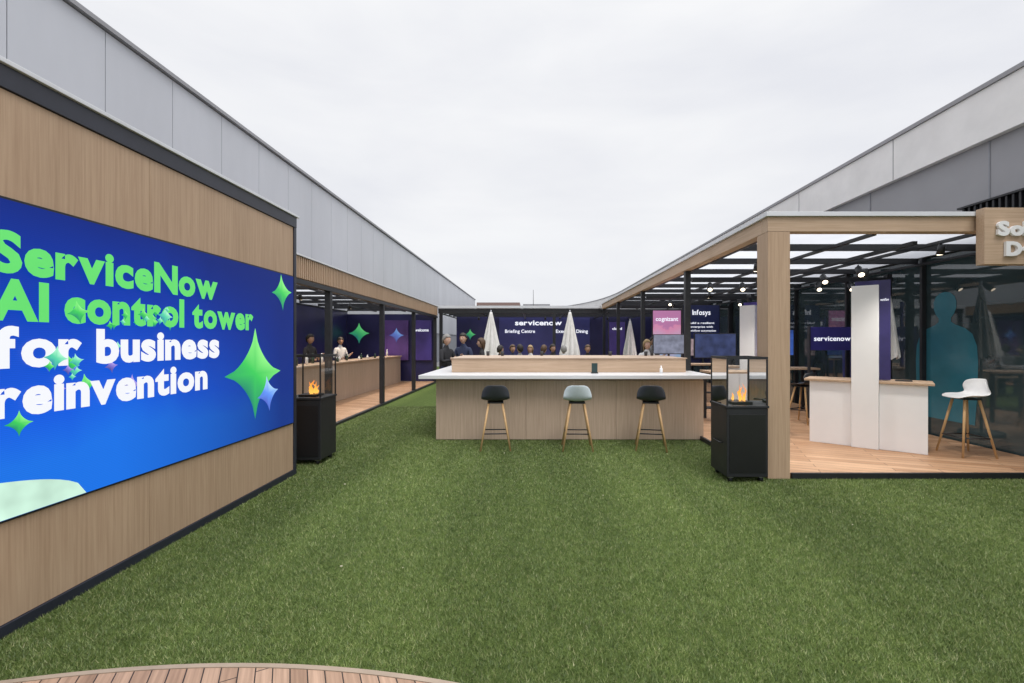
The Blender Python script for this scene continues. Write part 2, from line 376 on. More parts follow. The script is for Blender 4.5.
# ------------------------------------------------------------------ left tall building
tb=group('grey_clad_building',(-10,30,0))
box('body',-20,-7.56,-4,60,0,7.12,CLADD,tb,0)
bs=[];y=-4
while y<60:
    bs.append((-7.56,-7.5,y+.007,min(y+1.5,60)-.007,2.3,7.1)); y+=1.5
boxes('cladding_panels',bs,CLAD,tb)
box('coping',-20.1,-7.42,-4.1,60.1,7.12,7.2,GREYW,tb,0)
# ------------------------------------------------------------------ pergola factory
def pergola(g,x0,x1,y0,y1,zt,nx,ny,zb=2.9,th=.05):
    mk('roof_panels',[(x0,y0,zt),(x1,y0,zt),(x1,y1,zt),(x0,y1,zt)],[(0,1,2,3)],PANEL,g)
    bs=[]
    for i in range(ny+1):
        y=y0+(y1-y0)*i/ny; bs.append((x0+.01,x1-.01,y-th/2,y+th/2,zb,zt-.006))
    boxes('cross_beams',bs,BLACK,g)
    bs=[]
    for i in range(nx+1):
        x=x0+(x1-x0)*i/nx; bs.append((x-th/2,x+th/2,y0+.01,y1-.01,zb-.04,zb-.002))
    boxes('long_beams',bs,BLACK,g)
def spots(g,lst,z=2.84,E=0,col=(1,.86,.7)):
    t=[];ln=[]
    for i,(x,y) in enumerate(lst):
        t.append(([(x,y,z),(x,y,z-.05)],[.012,.012])); t.append(([(x,y-.02,z-.05),(x,y+.01,z-.17)],[.042,.045]))
        ln.append(([(x,y+.01,z-.171),(x,y+.01,z-.174)],[.035,.035]))
        if E:
            ld=bpy.data.lights.new('spot_lamp','SPOT'); ld.energy=E; ld.spot_size=math.radians(130); ld.spot_blend=.8; ld.shadow_soft_size=.08; ld.color=col
            lo=bpy.data.objects.new('spot_lamp_light',ld); lo.location=(x,y+.01,z-.2); link(lo,g)
    tubes('spotlights',t,BLACK,g,12); tubes('spot_lenses',ln,LENS,g,12)

# ------------------------------------------------------------------ left gallery (bar)
lg=group('bar_pavilion',(-5.6,12,0))
box('floor_deck',-7.5,-3.88,5.7,18.4,.005,.05,DECK,lg,0)
box('floor_edge',-3.88,-3.80,5.7,18.4,.005,.062,BLACK,lg)
bs=[];y=5.7
while y<18.4: bs.append((-3.86,-3.82,y,y+.035,2.70,3.05)); y+=.07
boxes('slatted_fascia',bs,OAK,lg)
box('fascia_back',-3.90,-3.865,5.7,18.4,2.68,3.06,wood('fascia_back',(.26,.18,.12),(.34,.25,.17)),lg,0)
box('fascia_cap',-3.92,-3.80,5.7,18.45,3.062,3.09,CAP,lg,0)
box('fascia_beam',-3.93,-3.81,5.7,18.4,2.60,2.678,BLACK,lg,0)
boxes('posts',[(-3.93,-3.82,y-.05,y+.05,.06,2.60) for y in (5.8,8.67,11.76,14.9,18.2)],BLACK,lg,.003)
pergola(lg,-7.45,-3.94,5.75,18.35,2.98,3,10,2.88)
box('back_wall',-7.5,-7.46,5.7,18.4,.06,2.85,NAVY,lg,0)
box('end_wall',-7.45,-3.95,18.3,18.36,.06,2.75,NAVY,lg,0)
spots(lg,[(-5.6,8),(-5.6,11),(-5.6,14),(-5.6,17)],2.83,100,(1,.80,.60))
star('wall_star_1',(-6.95,18.29,1.98),(1,0,0),(0,0,1),.42,(.1,.5,.15),(.03,.3,.1),(.01,.12,.12),SM,lg)
star('wall_star_3',(-7.455,13.2,1.95),(0,1,0),(0,0,1),.4,(.1,.5,.15),(.03,.3,.1),(.01,.12,.12),SM,lg)
box('poster_panel',-4.75,-4.02,18.2,18.28,.9,2.5,PURPLE,lg)
text('poster_text','welcome',(-4.68,18.19,2.05),(1,0,0),(0,0,1),.55,.12,EMW,lg)
box('poster_panel_2',-5.9,-4.95,18.2,18.28,.9,2.5,plain('violet_panel',(.10,.05,.22),.4,0,.3,1),lg)
star('wall_star_2',(-5.42,18.19,1.9),(1,0,0),(0,0,1),.3,(.15,.3,.6),(.08,.14,.45),(.06,.06,.25),SM,lg)
bc=group('service_counter',(-5.5,14,0))
box('counter_body',-5.75,-5.2,9.2,18.0,.052,1.05,OAK2,bc)
box('counter_top',-5.8,-5.15,9.15,18.05,1.052,1.09,OAKY,bc)
cl=[]
for i in range(16):
    y=9.6+i*.5+random.uniform(-.15,.15); x=-5.45+random.uniform(-.2,.15); h=random.uniform(.1,.28)
    cl.append(([(x,y,1.091),(x,y,1.091+h*.6),(x,y,1.091+h*.75),(x,y,1.091+h)],[.035,.035,.014,.014]))
tubes('bottles_and_cups',cl[::2],plain('dark_glass_bottle',(.03,.06,.04),.15),bc)
tubes('cups',cl[1::2],WHITE,bc)
sh=group('bottle_shelf',(-7.2,10,0))
boxes('frame',[(-7.44,-7.1,y,y+.04,.06,2.4) for y in (8.6,10.0,11.4,12.8)]+[(-7.44,-7.1,8.642,12.8,z,z+.03) for z in (.9,1.3,1.7,2.1)],BLACK,sh)
cl=[]
for z in (.931,1.331,1.731,2.131):
    for i in range(26):
        y=8.75+i*.155; h=random.uniform(.14,.3); cl.append(([(-7.25,y,z),(-7.25,y,z+h*.6),(-7.25,y,z+h*.72),(-7.25,y,z+h)],[.035,.035,.013,.013]))
tubes('bottles_a',cl[::3],plain('amber_bottle',(.25,.12,.03),.15),sh,8); tubes('bottles_b',cl[1::3],plain('green_bottle',(.03,.09,.04),.15),sh,8); tubes('bottles_c',cl[2::3],WHITE,sh,8)

# ------------------------------------------------------------------ back pavilion
bk=group('rear_pavilion',(0,20,0))
box('floor_deck',-3.8,2.8,18.2,23,.005,.05,DECK,bk,0)
pergola(bk,-3.8,6.6,18.6,23,2.98,6,4,2.84,.07)
box('front_beam',-3.8,2.80,18.45,18.58,2.80,2.98,BLACK,bk)
box('roof_edge',-3.82,2.80,18.40,18.62,3.0,3.10,CAP,bk,0)
boxes('posts',[(x-.06,x+.06,18.45,18.57,.05,2.80) for x in (-3.7,-1.6,.9)],BLACK,bk)
box('graphic_wall',-3.8,6.6,22.9,22.98,.05,2.95,NAVY,bk,0)
box('purple_panel',-1.65,2.9,22.82,22.88,.3,2.85,plain('indigo_panel',(.04,.045,.19),.4,0,.25,.5),bk,0)
text('logo_text','servicenow',(-.85,22.80,2.46),(1,0,0),(0,0,1),2.35,.26,EMW,bk,.03)
text('label_1','Briefing Centre',(-1.35,22.80,2.08),(1,0,0),(0,0,1),1.5,.17,EMW,bk,.02)
text('label_2','Executive Dining',(1.2,22.80,2.08),(1,0,0),(0,0,1),1.6,.17,EMW,bk,.02)
for i,(x,z) in enumerate(((-3.1,2.0),(-2.2,1.5))):
    star('wall_star_%d'%i,(x,22.80,z),(1,0,0),(0,0,1),.28,(.1,.5,.15),(.03,.3,.1),(.01,.12,.12),SM,bk)
spots(bk,[(-2.4,20.5),(.6,20.5),(3.4,20.5)],2.80,120,(1,.92,.85))

# ------------------------------------------------------------------ right building
rb=group('low_office_building',(9,15,0))
path=[(6.85,1.0),(6.85,34)]+[(6.85-(1-math.cos(t))*9.0,34+math.sin(t)*20) for t in np.linspace(.1,math.pi/2,14)]+[(-7.5,54.5)]
def strip(name,path,off,z0,z1,mat,g,thick=.25):
    V=[];Fc=[]
    P=[Vector((p[0],p[1],0)) for p in path]
    for i,p in enumerate(P):
        d=(P[min(i+1,len(P)-1)]-P[max(i-1,0)]).normalized(); nn=Vector((-d.y,d.x,0))
        for o_ in (off,off-thick):
            for z in (z0,z1):
                q=p+nn*o_; V.append((q.x,q.y,z))
    for i in range(len(P)-1):
        a=i*4;b=a+4; Fc+=[(a,b,b+1,a+1),(a+2,a+3,b+3,b+2),(a+1,b+1,b+3,a+3),(a,a+2,b+2,b)]
    n=len(V); Fc+=[(0,1,3,2),(n-4,n-2,n-1,n-3)]
    return mk(name,V,Fc,mat,g)
strip('parapet_band',path,.10,4.66,5.42,CONC,rb,.6)
strip('parapet_cap',path,.13,5.424,5.49,GREYW,rb,.7)
strip('upper_wall',path,.0,3.15,4.656,GREYW,rb,.5)
strip('lower_glazing',path,.0,0,3.146,FGLASS,rb,.5)
boxes('panel_joints',[(6.838,6.85,y,y+.02,3.16,4.65) for y in np.arange(2,33,2.4)],CLADD,rb)
boxes('band_joints',[(6.742,6.75,y,y+.008,4.665,5.415) for y in np.arange(2.5,33,3.0)],GREYW,rb)
boxes('mullions',[(6.77,6.845,y,y+.05,0.06,3.1) for y in np.arange(2.2,33,1.9)]+[(6.78,6.85,1,34,3.1,3.16)],BLACK,rb)
lv=group('louvre_screen',(6.6,6.4,3.5))
boxes('fins',[(6.60,6.72,y,y+.03,3.42,3.68) for y in np.arange(5.6,7.0,.09)],BLACK,lv)
boxes('rails',[(6.58,6.83,5.55,7.05,3.39,3.418),(6.58,6.83,5.55,7.05,3.682,3.71)],BLACK,lv)
def silhouette(name,yc,z0,sc,mat):
    pr=[(-.50,0),(-.54,.5),(-.55,.95),(-.53,1.2),(-.46,1.38),(-.34,1.47),(-.18,1.53),(-.11,1.58),(-.11,1.64),(-.16,1.70),(-.20,1.80),(-.20,1.90),(-.17,1.98),(-.10,2.04),(0,2.06)]
    pts=[(x,z) for x,z in pr]+[(-x,z) for x,z in pr[::-1][1:]]
    g=group(name,(6.76,yc,z0))
    mk('vinyl',[(6.846,yc-x*sc,z0+z*sc) for x,z in pts],[tuple(range(len(pts)))],mat,g)
silhouette('window_silhouette_decal',7.55,.35,1.03,TEAL)
silhouette('window_silhouette_decal',9.6,.6,.8,TEAL2)
dr=group('distant_rooftop',(-3,75,0))
box('block',-9,-2,74,80,0,8.0,plain('brick_far',(.25,.17,.15),.9),dr,0); box('block_2',-1.5,3,76,82,0,7.9,GREYW,dr,0)
tubes('mast',[([(0.2,70,5),(0.2,70,9.6)],[.06,.03])],BLACK,dr)

# ------------------------------------------------------------------ right pavilion
rp=group('demo_pavilion',(4.8,12,0))
PX0,PX1,PY0,PY1=2.82,6.72,5.44,18.4
box('floor_deck',PX0+.02,PX1+.05,PY0+.04,PY1,.004,.066,DECK,rp,0)
box('floor_edge_front',PX0+.29,PX1,PY0,PY0+.038,.004,.075,BLACK,rp)
box('floor_edge_side',PX0-.02,PX0+.018,PY0+.28,PY1,.004,.075,BLACK,rp)
box('corner_column',PX0,PX0+.265,PY0,PY0+.265,.004,2.962,OAK,rp)
box('front_beam',PX0,PX1,PY0,PY0+.14,2.965,3.14,OAKH,rp)
box('side_beam',PX0,PX0+.14,PY0+.143,PY1,2.965,3.14,OAKY,rp)
box('roof_edge_front',PX0-.03,PX1+.0,PY0-.03,PY0+.16,3.143,3.195,CAP,rp)
box('roof_edge_side',PX0-.03,PX0+.16,PY0+.163,PY1,3.143,3.195,CAP,rp)
boxes('posts',[(PX0+.03,PX0+.13,y-.05,y+.05,.07,2.96) for y in (8.5,11.9,15.3,18.3)]+[(PX1-.12,PX1-.03,y-.05,y+.05,.07,2.9) for y in (8.5,11.9,15.3)],BLACK,rp,.003)
pergola(rp,PX0+.16,PX1,PY0+.17,PY1,3.10,3,11,3.00,.06)
spots(rp,[(3.6,7.3),(5.3,5.9),(4.6,9.2),(4.6,11.8),(4.6,14.8)],2.95,110,(1,.93,.85))  # front spots added to brighten the shaded white totem
boxes('lighting_truss',[(PX0+.17,PX1,y-.04,y+.04,2.76,2.84) for y in (8.5,11.9,15.3)]+[(4.7,4.76,5.62,15.2,2.845,2.89)],BLACK,rp)
t=[];ln=[]
for x,y in ((3.3,8.45),(3.9,8.45),(5.3,8.45),(5.9,8.45),(4.73,6.6),(4.73,7.4),(3.6,11.85),(5.4,11.85)):
    t.append(([(x,y,2.76),(x,y,2.70)],[.012,.012])); t.append(([(x,y,2.71),(x-.04,y-.12,2.60)],[.045,.05])); ln.append(([(x-.0402,y-.1206,2.5995),(x-.041,y-.123,2.597)],[.038,.038]))
tubes('track_spotlights',t,BLACK,rp,12); tubes('track_lenses',ln,LENS,rp,12)
sg=group('pavilion_sign',(6,5.35,2.9))
box('sign_box',5.27,7.0,5.30,5.405,2.55,3.21,OAKH,sg)
text('sign_text_1','Solution',(5.395,5.296,2.875),(1,0,0),(0,0,1),1.0,.17,LETW,sg,.05,.03)
text('sign_text_2','Demos',(5.49,5.296,2.64),(1,0,0),(0,0,1),.78,.17,LETW,sg,.05,.03)

def board(name,x0,x1,y,z0,z1,mat,label=None,lw=.7,lz=.82,cap=.1,legs=True):
    g=group(name,((x0+x1)/2,y,0))
    box('panel',x0,x1,y,y+.06,z0,z1,mat,g)
    boxes('frame',[(x0-.02,x0-.001,y-.01,y+.07,.068 if legs else z0,z1+.02),(x1+.001,x1+.02,y-.01,y+.07,.068 if legs else z0,z1+.02)],BLACK,g)
    if label: 
        wd=(x1-x0)*lw; text('lettering',label,((x0+x1)/2-wd/2,y-.006,z0+(z1-z0)*lz),(1,0,0),(0,0,1),wd,cap,EMW,g,.02)
    return g
def small_lines(g,x0,x1,y,z0,rows):
    for i,s in enumerate(rows):
        wd=(x1-x0)*.8*(len(s)/max(len(q) for q in rows)); text('small_text_%d'%i,s,((x0+x1)/2-wd/2,y-.006,z0-.12*i),(1,0,0),(0,0,1),wd,.06,EMW,g,.015)
m,nt,b=newmat('pink_blue_poster'); tc=N(nt,'ShaderNodeTexCoord'); sp=N(nt,'ShaderNodeSeparateXYZ'); L(nt,tc.outputs['Object'],sp.inputs[0])
q=N(nt,'ShaderNodeMapRange'); q.inputs[1].default_value=.9; q.inputs[2].default_value=2.6; L(nt,sp.outputs[2],q.inputs[0]); nz=objnoise(nt,2.5,3); ad=N(nt,'ShaderNodeMath',operation='MULTIPLY_ADD'); L(nt,nz.outputs[0],ad.inputs[0]); ad.inputs[1].default_value=.5; L(nt,q.outputs[0],ad.inputs[2])
r=ramp(nt,ad.outputs[0],[(.2,(.08,.36,.55)),(.6,(.50,.42,.60)),(.95,(.70,.28,.45)),(1.0,(.5,.2,.4))]); L(nt,r.outputs[0],b.inputs['Base Color']); L(nt,r.outputs[0],b.inputs['Emission Color']); b.inputs['Emission Strength'].default_value=.55; PINK=m
board('poster_board',3.72,4.58,14.0,1.15,2.6,PINK,'cognizant',.8,.78,.13)
gg=board('poster_board',4.72,5.85,14.2,.9,2.78,plain('navy_poster',(.025,.035,.13),.4,0,.25,1),'Infosys',.5,.84,.16)
small_lines(gg,4.72,5.85,14.2,2.2,['build a resilient','enterprise with','workflow automation'])
board('poster_board',5.75,6.65,9.4,1.47,1.95,plain('indigo_banner',(.05,.045,.27),.4,0,.15,2),'servicenow',.84,.4,.10)
board('poster_board',2.98,3.6,17.6,.9,2.4,PURPLE,'cloud',.6,.8,.1)
def tv(name,x,y,z,w_,h_,mat):
    g=group(name,(x,y,0)); box('body',x-w_/2,x+w_/2,y,y+.05,z,z+h_,BLACK,g); box('display',x-w_/2+.02,x+w_/2-.02,y-.004,y-.001,z+.02,z+h_-.02,mat,g,0)
    tubes('stand',[([(x,y+.06,.07),(x,y+.06,z+.3)],[.03,.03])],BLACK,g); box('foot',x-.25,x+.25,y-.12,y+.24,.068,.085,BLACK,g)
tv('television_stand',4.35,10.8,1.25,1.0,.6,emis('tv_dark',(.05,.07,.18),.9,.6))
tv('television_stand',5.9,11.2,1.3,1.1,.65,emis('tv_blue',(.05,.12,.45),1,.6))
tv('television_stand',3.8,12.6,1.3,.9,.55,emis('tv_grey',(.28,.3,.4),1,.6))
tv('television_stand',5.3,14.05,1.2,.85,.55,emis('tv_photo',(.40,.30,.32),1,.7,9))
def hightable(x,y,w_=1.2,d=.6):
    g=group('high_table',(x,y,0)); box('top',x-w_/2,x+w_/2,y-d/2,y+d/2,1.02,1.06,OAKH,g)
    boxes('legs',[(x+sx*(w_/2-.08)-.025,x+sx*(w_/2-.08)+.025,y+sy*(d/2-.08)-.025,y+sy*(d/2-.08)+.025,.068,1.018) for sx in (-1,1) for sy in (-1,1)],BLACK,g)
hightable(4.1,9.2); hightable(5.8,10.4); hightable(4.4,12.2,1.4); hightable(3.9,15.8,1.4)

def demodesk(loc,ang,ptop=PURPLE):
    XF[0]=Matrix.Translation(Vector(loc))@Matrix.Rotation(ang,4,'Z')
    g=group('demo_desk',loc)
    z0=.068-loc[2]
    box('left_cabinet',-.71,-.168,.0,.5,z0,1.03,WHITE,g,.004)
    box('right_cabinet',.168,.71,.0,.5,z0,1.03,WHITE,g,.004)
    box('totem',-.165,.165,-.05,.10,z0,2.48,WHITE,g,.004)
    box('totem_back',-.13,.30,.104,.15,1.08,2.56,ptop,g,.004)
    text('totem_label','workflow',(.18,.098,2.25),(1,0,0),(0,0,1),.1,.04,EMW,g)
    boxes('desk_top',[(-.78,-.168,-.04,.56,1.034,1.066),(.168,.78,-.04,.56,1.034,1.066),(-.166,.166,.16,.56,1.034,1.066)],OAKH,g,.002)
    tubes('beacon',[([(.0,.07,2.56),(.0,.07,2.60)],[.03,.03]),([(-.03,.07,2.66),(.03,.07,2.66)],[.09,.09])],BLACK,g,20)
    boxes('table_tablet',[(.35,.55,.18,.32,1.067,1.078)],BLACK,g,.002)
    XF[0]=Matrix.Identity(4)
demodesk((4.96,6.78,0),math.radians(-38.7),plain('dark_indigo',(.03,.025,.12),.35))
demodesk((4.98,10.5,0),math.radians(-45))

# ------------------------------------------------------------------ stools
def stool(x,y,ang,shell,seat=.75,z0=.004,name='bar_stool'):
    XF[0]=Matrix.Translation((x,y,z0))@Matrix.Rotation(ang,4,'Z')
    g=group(name,(x,y,z0))
    prof=[(.20,-.025),(.17,.0),(.08,-.005),(-.04,-.012),(-.13,.0),(-.18,.045),(-.205,.12),(-.22,.19),(-.228,.245)]
    wid=[.30,.385,.42,.435,.435,.43,.42,.39,.31]
    V=[];Fc=[];K=10
    for (py,pz),w_ in zip(prof,wid):
        for k in range(K+1):
            u=-1+2*k/K; back=max(0,min(1,(pz-.01)/.15))
            V.append((u*w_/2,py+back*.11*u*u,seat+pz+(1-back)*.035*u*u*(1 if py<.15 else .2)-back*.03*u**4))
    n=len(prof)
    for i in range(n-1):
        for k in range(K): Fc.append((i*(K+1)+k,i*(K+1)+k+1,(i+1)*(K+1)+k+1,(i+1)*(K+1)+k))
    o=mk('shell',V,Fc,shell,g,smooth=True)
    s=o.modifiers.new('s','SOLIDIFY'); s.thickness=.014; s.offset=0
    s=o.modifiers.new('ss','SUBSURF'); s.levels=1; s.render_levels=2
    tubes('legs',[([(sx*.10,sy*.09,seat-.03),(sx*.225,sy*.215,0)],[.018,.013]) for sx in (-1,1) for sy in (-1,1)],TIMBER,g,12)
    box('under_frame',-.12,.12,-.11,.11,seat-.045,seat-.024,BLACK,g)
    zf=.26; f=lambda a,b,z:a+(b-a)*(1-z/(seat-.03))
    rx=f(.10,.225,zf); ry=f(.09,.215,zf)
    tubes('footrest',[([(-rx,ry,zf),(rx,ry,zf)],[.009,.009]),([(-rx,-ry,zf),(rx,-ry,zf)],[.009,.009]),([(-rx,-ry,zf),(-rx,ry,zf)],[.009,.009]),([(rx,-ry,zf),(rx,ry,zf)],[.009,.009])],BLACK,g,8)
    XF[0]=Matrix.Identity(4)
stool(-.56,7.0,math.radians(4),SHELLB)
stool(.69,6.98,math.radians(-2),SHELLG)
stool(1.82,6.98,math.radians(-12),SHELLB)
stool(6.08,6.38,math.radians(85),SHELLW,.82,.066)
stool(4.35,8.35,math.radians(-10),SHELLB,.75,.066)
stool(5.3,8.9,math.radians(30),SHELLB,.75,.066)
stool(3.6,11.2,math.radians(15),SHELLB,.75,.066)

# ------------------------------------------------------------------ central bar
ib=group('island_bar',(.6,9,0))
bs=[];xx=-1.6
for wd_ in (1.5,1.5,1.46): bs.append((xx+.002,xx+wd_-.002,7.58,7.61,.02,1.0)); xx+=wd_
boxes('front_panels',bs,OAK2,ib,.002)
box('body',-1.6,2.86,7.613,10.1,.01,1.04,OAK2,ib,0)
box('worktop',-1.83,2.95,7.33,10.4,1.045,1.105,TOPM,ib,.004)
box('raised_block',-1.42,2.72,8.05,9.6,1.107,1.345,OAKH,ib,.003)
box('raised_block_lid',-1.44,2.74,8.03,9.62,1.347,1.36,OAK2,ib,.002)
bt=group('menu_stand',(1.04,7.8,1.1))
box('base',1.01,1.13,7.75,7.83,1.107,1.12,BLACK,bt); box('card',1.02,1.12,7.78,7.79,1.121,1.28,plain('card_dark',(.02,.05,.05),.4),bt,0)
bs_=group('sanitiser_bottle',(2.2,7.75,1.1)); tubes('bottle',[([(2.2,7.75,1.107),(2.2,7.75,1.19),(2.2,7.75,1.2),(2.2,7.75,1.24)],[.025,.025,.01,.01])],WHITE,bs_)
kt=group('coffee_cups',(0,8.8,1.36)); tubes('cups',[([(x,y,1.361),(x,y,1.361+.09)],[.028,.038]) for x,y in ((-.9,9.3),(-.6,9.2),(.2,9.35),(1.6,9.3),(2.3,9.2),(2.45,9.3))],plain('dark_paper_cup',(.05,.05,.055),.6),kt)

# ------------------------------------------------------------------ fire columns
m,nt,b=newmat('flame'); tc=N(nt,'ShaderNodeTexCoord'); sp=N(nt,'ShaderNodeSeparateXYZ'); L(nt,tc.outputs['Object'],sp.inputs[0]); q=N(nt,'ShaderNodeMapRange'); q.inputs[1].default_value=.92; q.inputs[2].default_value=1.2; L(nt,sp.outputs[2],q.inputs[0])
r=ramp(nt,q.outputs[0],[(0,(1,.50,.10)),(.4,(1,.34,.04)),(1,(.8,.12,.01))]); L(nt,r.outputs[0],b.inputs['Emission Color']); b.inputs['Emission Strength'].default_value=1.5; b.inputs['Base Color'].default_value=(.2,.05,.01,1); FL=m
CABD=plain('cabinet_door',(.012,.012,.014),.3)
def firecol(x0,y0,hc=.90,ht=1.47,s=.48):
    g=group('fire_column',(x0+s/2,y0+s/2,0)); x1=x0+s;y1=y0+s
    box('cabinet',x0,x1,y0,y1,.07,hc-.03,BLACK,g,.006)
    box('door_panel',x0+.03,x1-.03,y0-.006,y0-.001,.12,hc-.1,CABD,g,.002)
    tubes('side_handle',[([(x0-.03,y0+.12,.45),(x0-.03,y0+.32,.45)],[.008,.008]),([(x0,y0+.12,.45),(x0-.03,y0+.12,.45)],[.006,.006]),([(x0,y0+.32,.45),(x0-.03,y0+.32,.45)],[.006,.006])],BLACK,g)
    box('burner_tray',x0-.01,x1+.01,y0-.01,y1+.01,hc-.027,hc,BLACK,g,.003)
    box('burner',x0+.12,x1-.12,y0+.12,y1-.12,hc+.001,hc+.03,BLACK,g)
    p=.016
    boxes('glass_posts',[(a,a+p,b_,b_+p,hc+.001,ht-.03) for a in (x0,x1-p) for b_ in (y0,y1-p)],BLACK,g)
    boxes('top_frame',[(x0,x1,y0,y0+.03,ht-.028,ht),(x0,x1,y1-.03,y1,ht-.028,ht),(x0,x0+.03,y0+.031,y1-.031,ht-.028,ht),(x1-.03,x1,y0+.031,y1-.031,ht-.028,ht)],BLACK,g)
    e=.006
    mk('glass_panes',[(x0+p,y0+e,hc),(x1-p,y0+e,hc),(x1-p,y0+e,ht-.03),(x0+p,y0+e,ht-.03),(x0+p,y1-e,hc),(x1-p,y1-e,hc),(x1-p,y1-e,ht-.03),(x0+p,y1-e,ht-.03),
       (x0+e,y0+p,hc),(x0+e,y1-p,hc),(x0+e,y1-p,ht-.03),(x0+e,y0+p,ht-.03),(x1-e,y0+p,hc),(x1-e,y1-p,hc),(x1-e,y1-p,ht-.03),(x1-e,y0+p,ht-.03)],[(0,1,2,3),(4,5,6,7),(8,9,10,11),(12,13,14,15)],GLASS,g)
    ft=[]
    for a in (x0+.06,x1-.06):
        for b_ in (y0+.06,y1-.06): ft.append(([(a-.018,b_,.035),(a+.018,b_,.035)],[.033,.033]))
    tubes('castors',ft,BLACK,g,14)
    boxes('castor_plates',[(a-.03,a+.03,b_-.03,b_+.03,.055,.069) for a in (x0+.06,x1-.06) for b_ in (y0+.06,y1-.06)],STEEL,g)
    fl=[]
    for i in range(7):
        cx=x0+s/2+random.uniform(-.07,.07); cy=y0+s/2+random.uniform(-.06,.06); h=random.uniform(.05,.22)
        dx=random.uniform(-.04,.04); r_=random.uniform(.010,.02)
        fl.append(([(cx,cy,hc+.03),(cx+dx*.2,cy,hc+.03+h*.25),(cx-dx*.5,cy,hc+.03+h*.6),(cx+dx,cy,hc+.03+h)],[r_*.6,r_,r_*.6,.001]))
    tubes('flames',fl,FL,g,8)
firecol(2.27,5.30)
firecol(-3.29,6.05)
# ------------------------------------------------------------------ umbrellas
def umbrella(x,y,z0=.004,top=2.6,bot=1.12,r=.30):
    g=group('closed_patio_umbrella',(x,y,z0))
    tubes('pole',[([(x,y,z0),(x,y,top+.07)],[.022,.018])],STEEL,g)
    tubes('base',[([(x,y,z0),(x,y,z0+.06),(x,y,z0+.08)],[.3,.3,.05])],BLACK,g,24)
    V=[];Fc=[];K=96;R=20
    for i in range(R+1):
        t=i/R; z=top-(top-bot)*t
        rr=r*(.10+.90*t**.95)*(1 if t<.9 else 1-(t-.9)*.8)
        for k in range(K):
            a=2*math.pi*k/K; ridge=abs(math.sin(4*a+t*.9))**.6
            f=1-.42*(1-ridge)*min(1,t*4); f*=1+.10*mnoise.noise((x+math.cos(a)*2,y+math.sin(a)*2,z*2))
            V.append((x+math.cos(a)*rr*f,y+math.sin(a)*rr*f,z+ (.07*ridge if i==R else 0)))
    for i in range(R):
        for k in range(K): Fc.append((i*K+k,i*K+(k+1)%K,(i+1)*K+(k+1)%K,(i+1)*K+k))
    Fc.append(tuple(range(K))[::-1])
    mk('canopy',V,Fc,CANVAS,g,smooth=True)
umbrella(-1.35,15,top=2.62,r=.38); umbrella(1.25,15,top=2.62,r=.38)
umbrella(6.05,7.75,.066,2.62,1.32,.2)  # thin solid umbrella standing in for a reflection in the facade glass
umbrella(3.35,15.6,.066,2.35,1.1,.26); umbrella(3.75,17.4,.066,2.45,1.1,.28); umbrella(5.2,16.5,.066,2.4,1.1,.26)

# ------------------------------------------------------------------ people
SKINS=[plain('skin_light',(.56,.35,.26),.5,0,.05,8),plain('skin_tan',(.42,.25,.17),.5,0,.05,8),plain('skin_dark',(.12,.065,.045),.5,0,.05,8)]
HAIRS=[plain('hair_dark',(.02,.014,.01),.6,0,.3,40,.3),plain('hair_brown',(.09,.05,.025),.6,0,.3,40,.3),plain('hair_blonde',(.36,.25,.12),.6,0,.25,40,.3),plain('hair_grey',(.25,.24,.23),.6,0,.2,40,.3)]
CL={k:plain('cloth_'+k,c,.85,0,.12,14,.25) for k,c in dict(black=(.02,.02,.024),navy=(.025,.035,.08),white=(.68,.68,.68),grey=(.2,.2,.21),blue=(.12,.2,.36),beige=(.4,.34,.26),red=(.3,.06,.05)).items()}
SHOE=plain('shoe_leather',(.03,.022,.018),.4); EYEW=plain('eye_white',(.7,.7,.7),.3); EYED=plain('eye_iris',(.02,.015,.01),.2); LIP=plain('lip',(.35,.12,.1),.5)
def bodymesh(J,B,R):
    me=bpy.data.meshes.new('b'); me.from_pydata([J[k] for k in J],[(list(J).index(a),list(J).index(b)) for a,b in B],[])
    o=bpy.data.objects.new('b',me); S.collection.objects.link(o)
    mo=o.modifiers.new('s','SKIN'); mo.branch_smoothing=.6
    sv=me.skin_vertices[0].data
    for i,kk in enumerate(J): sv[i].radius=R[kk]; sv[i].use_root=(i==0)
    ss=o.modifiers.new('ss','SUBSURF'); ss.levels=2; ss.render_levels=2
    dg=bpy.context.evaluated_depsgraph_get(); dg.update()
    m2=bpy.data.meshes.new_from_object(o.evaluated_get(dg))
    V=[tuple(v.co) for v in m2.vertices]; Fc=[tuple(p.vertices) for p in m2.polygons]
    bpy.data.objects.remove(o); bpy.data.meshes.remove(m2); return V,Fc
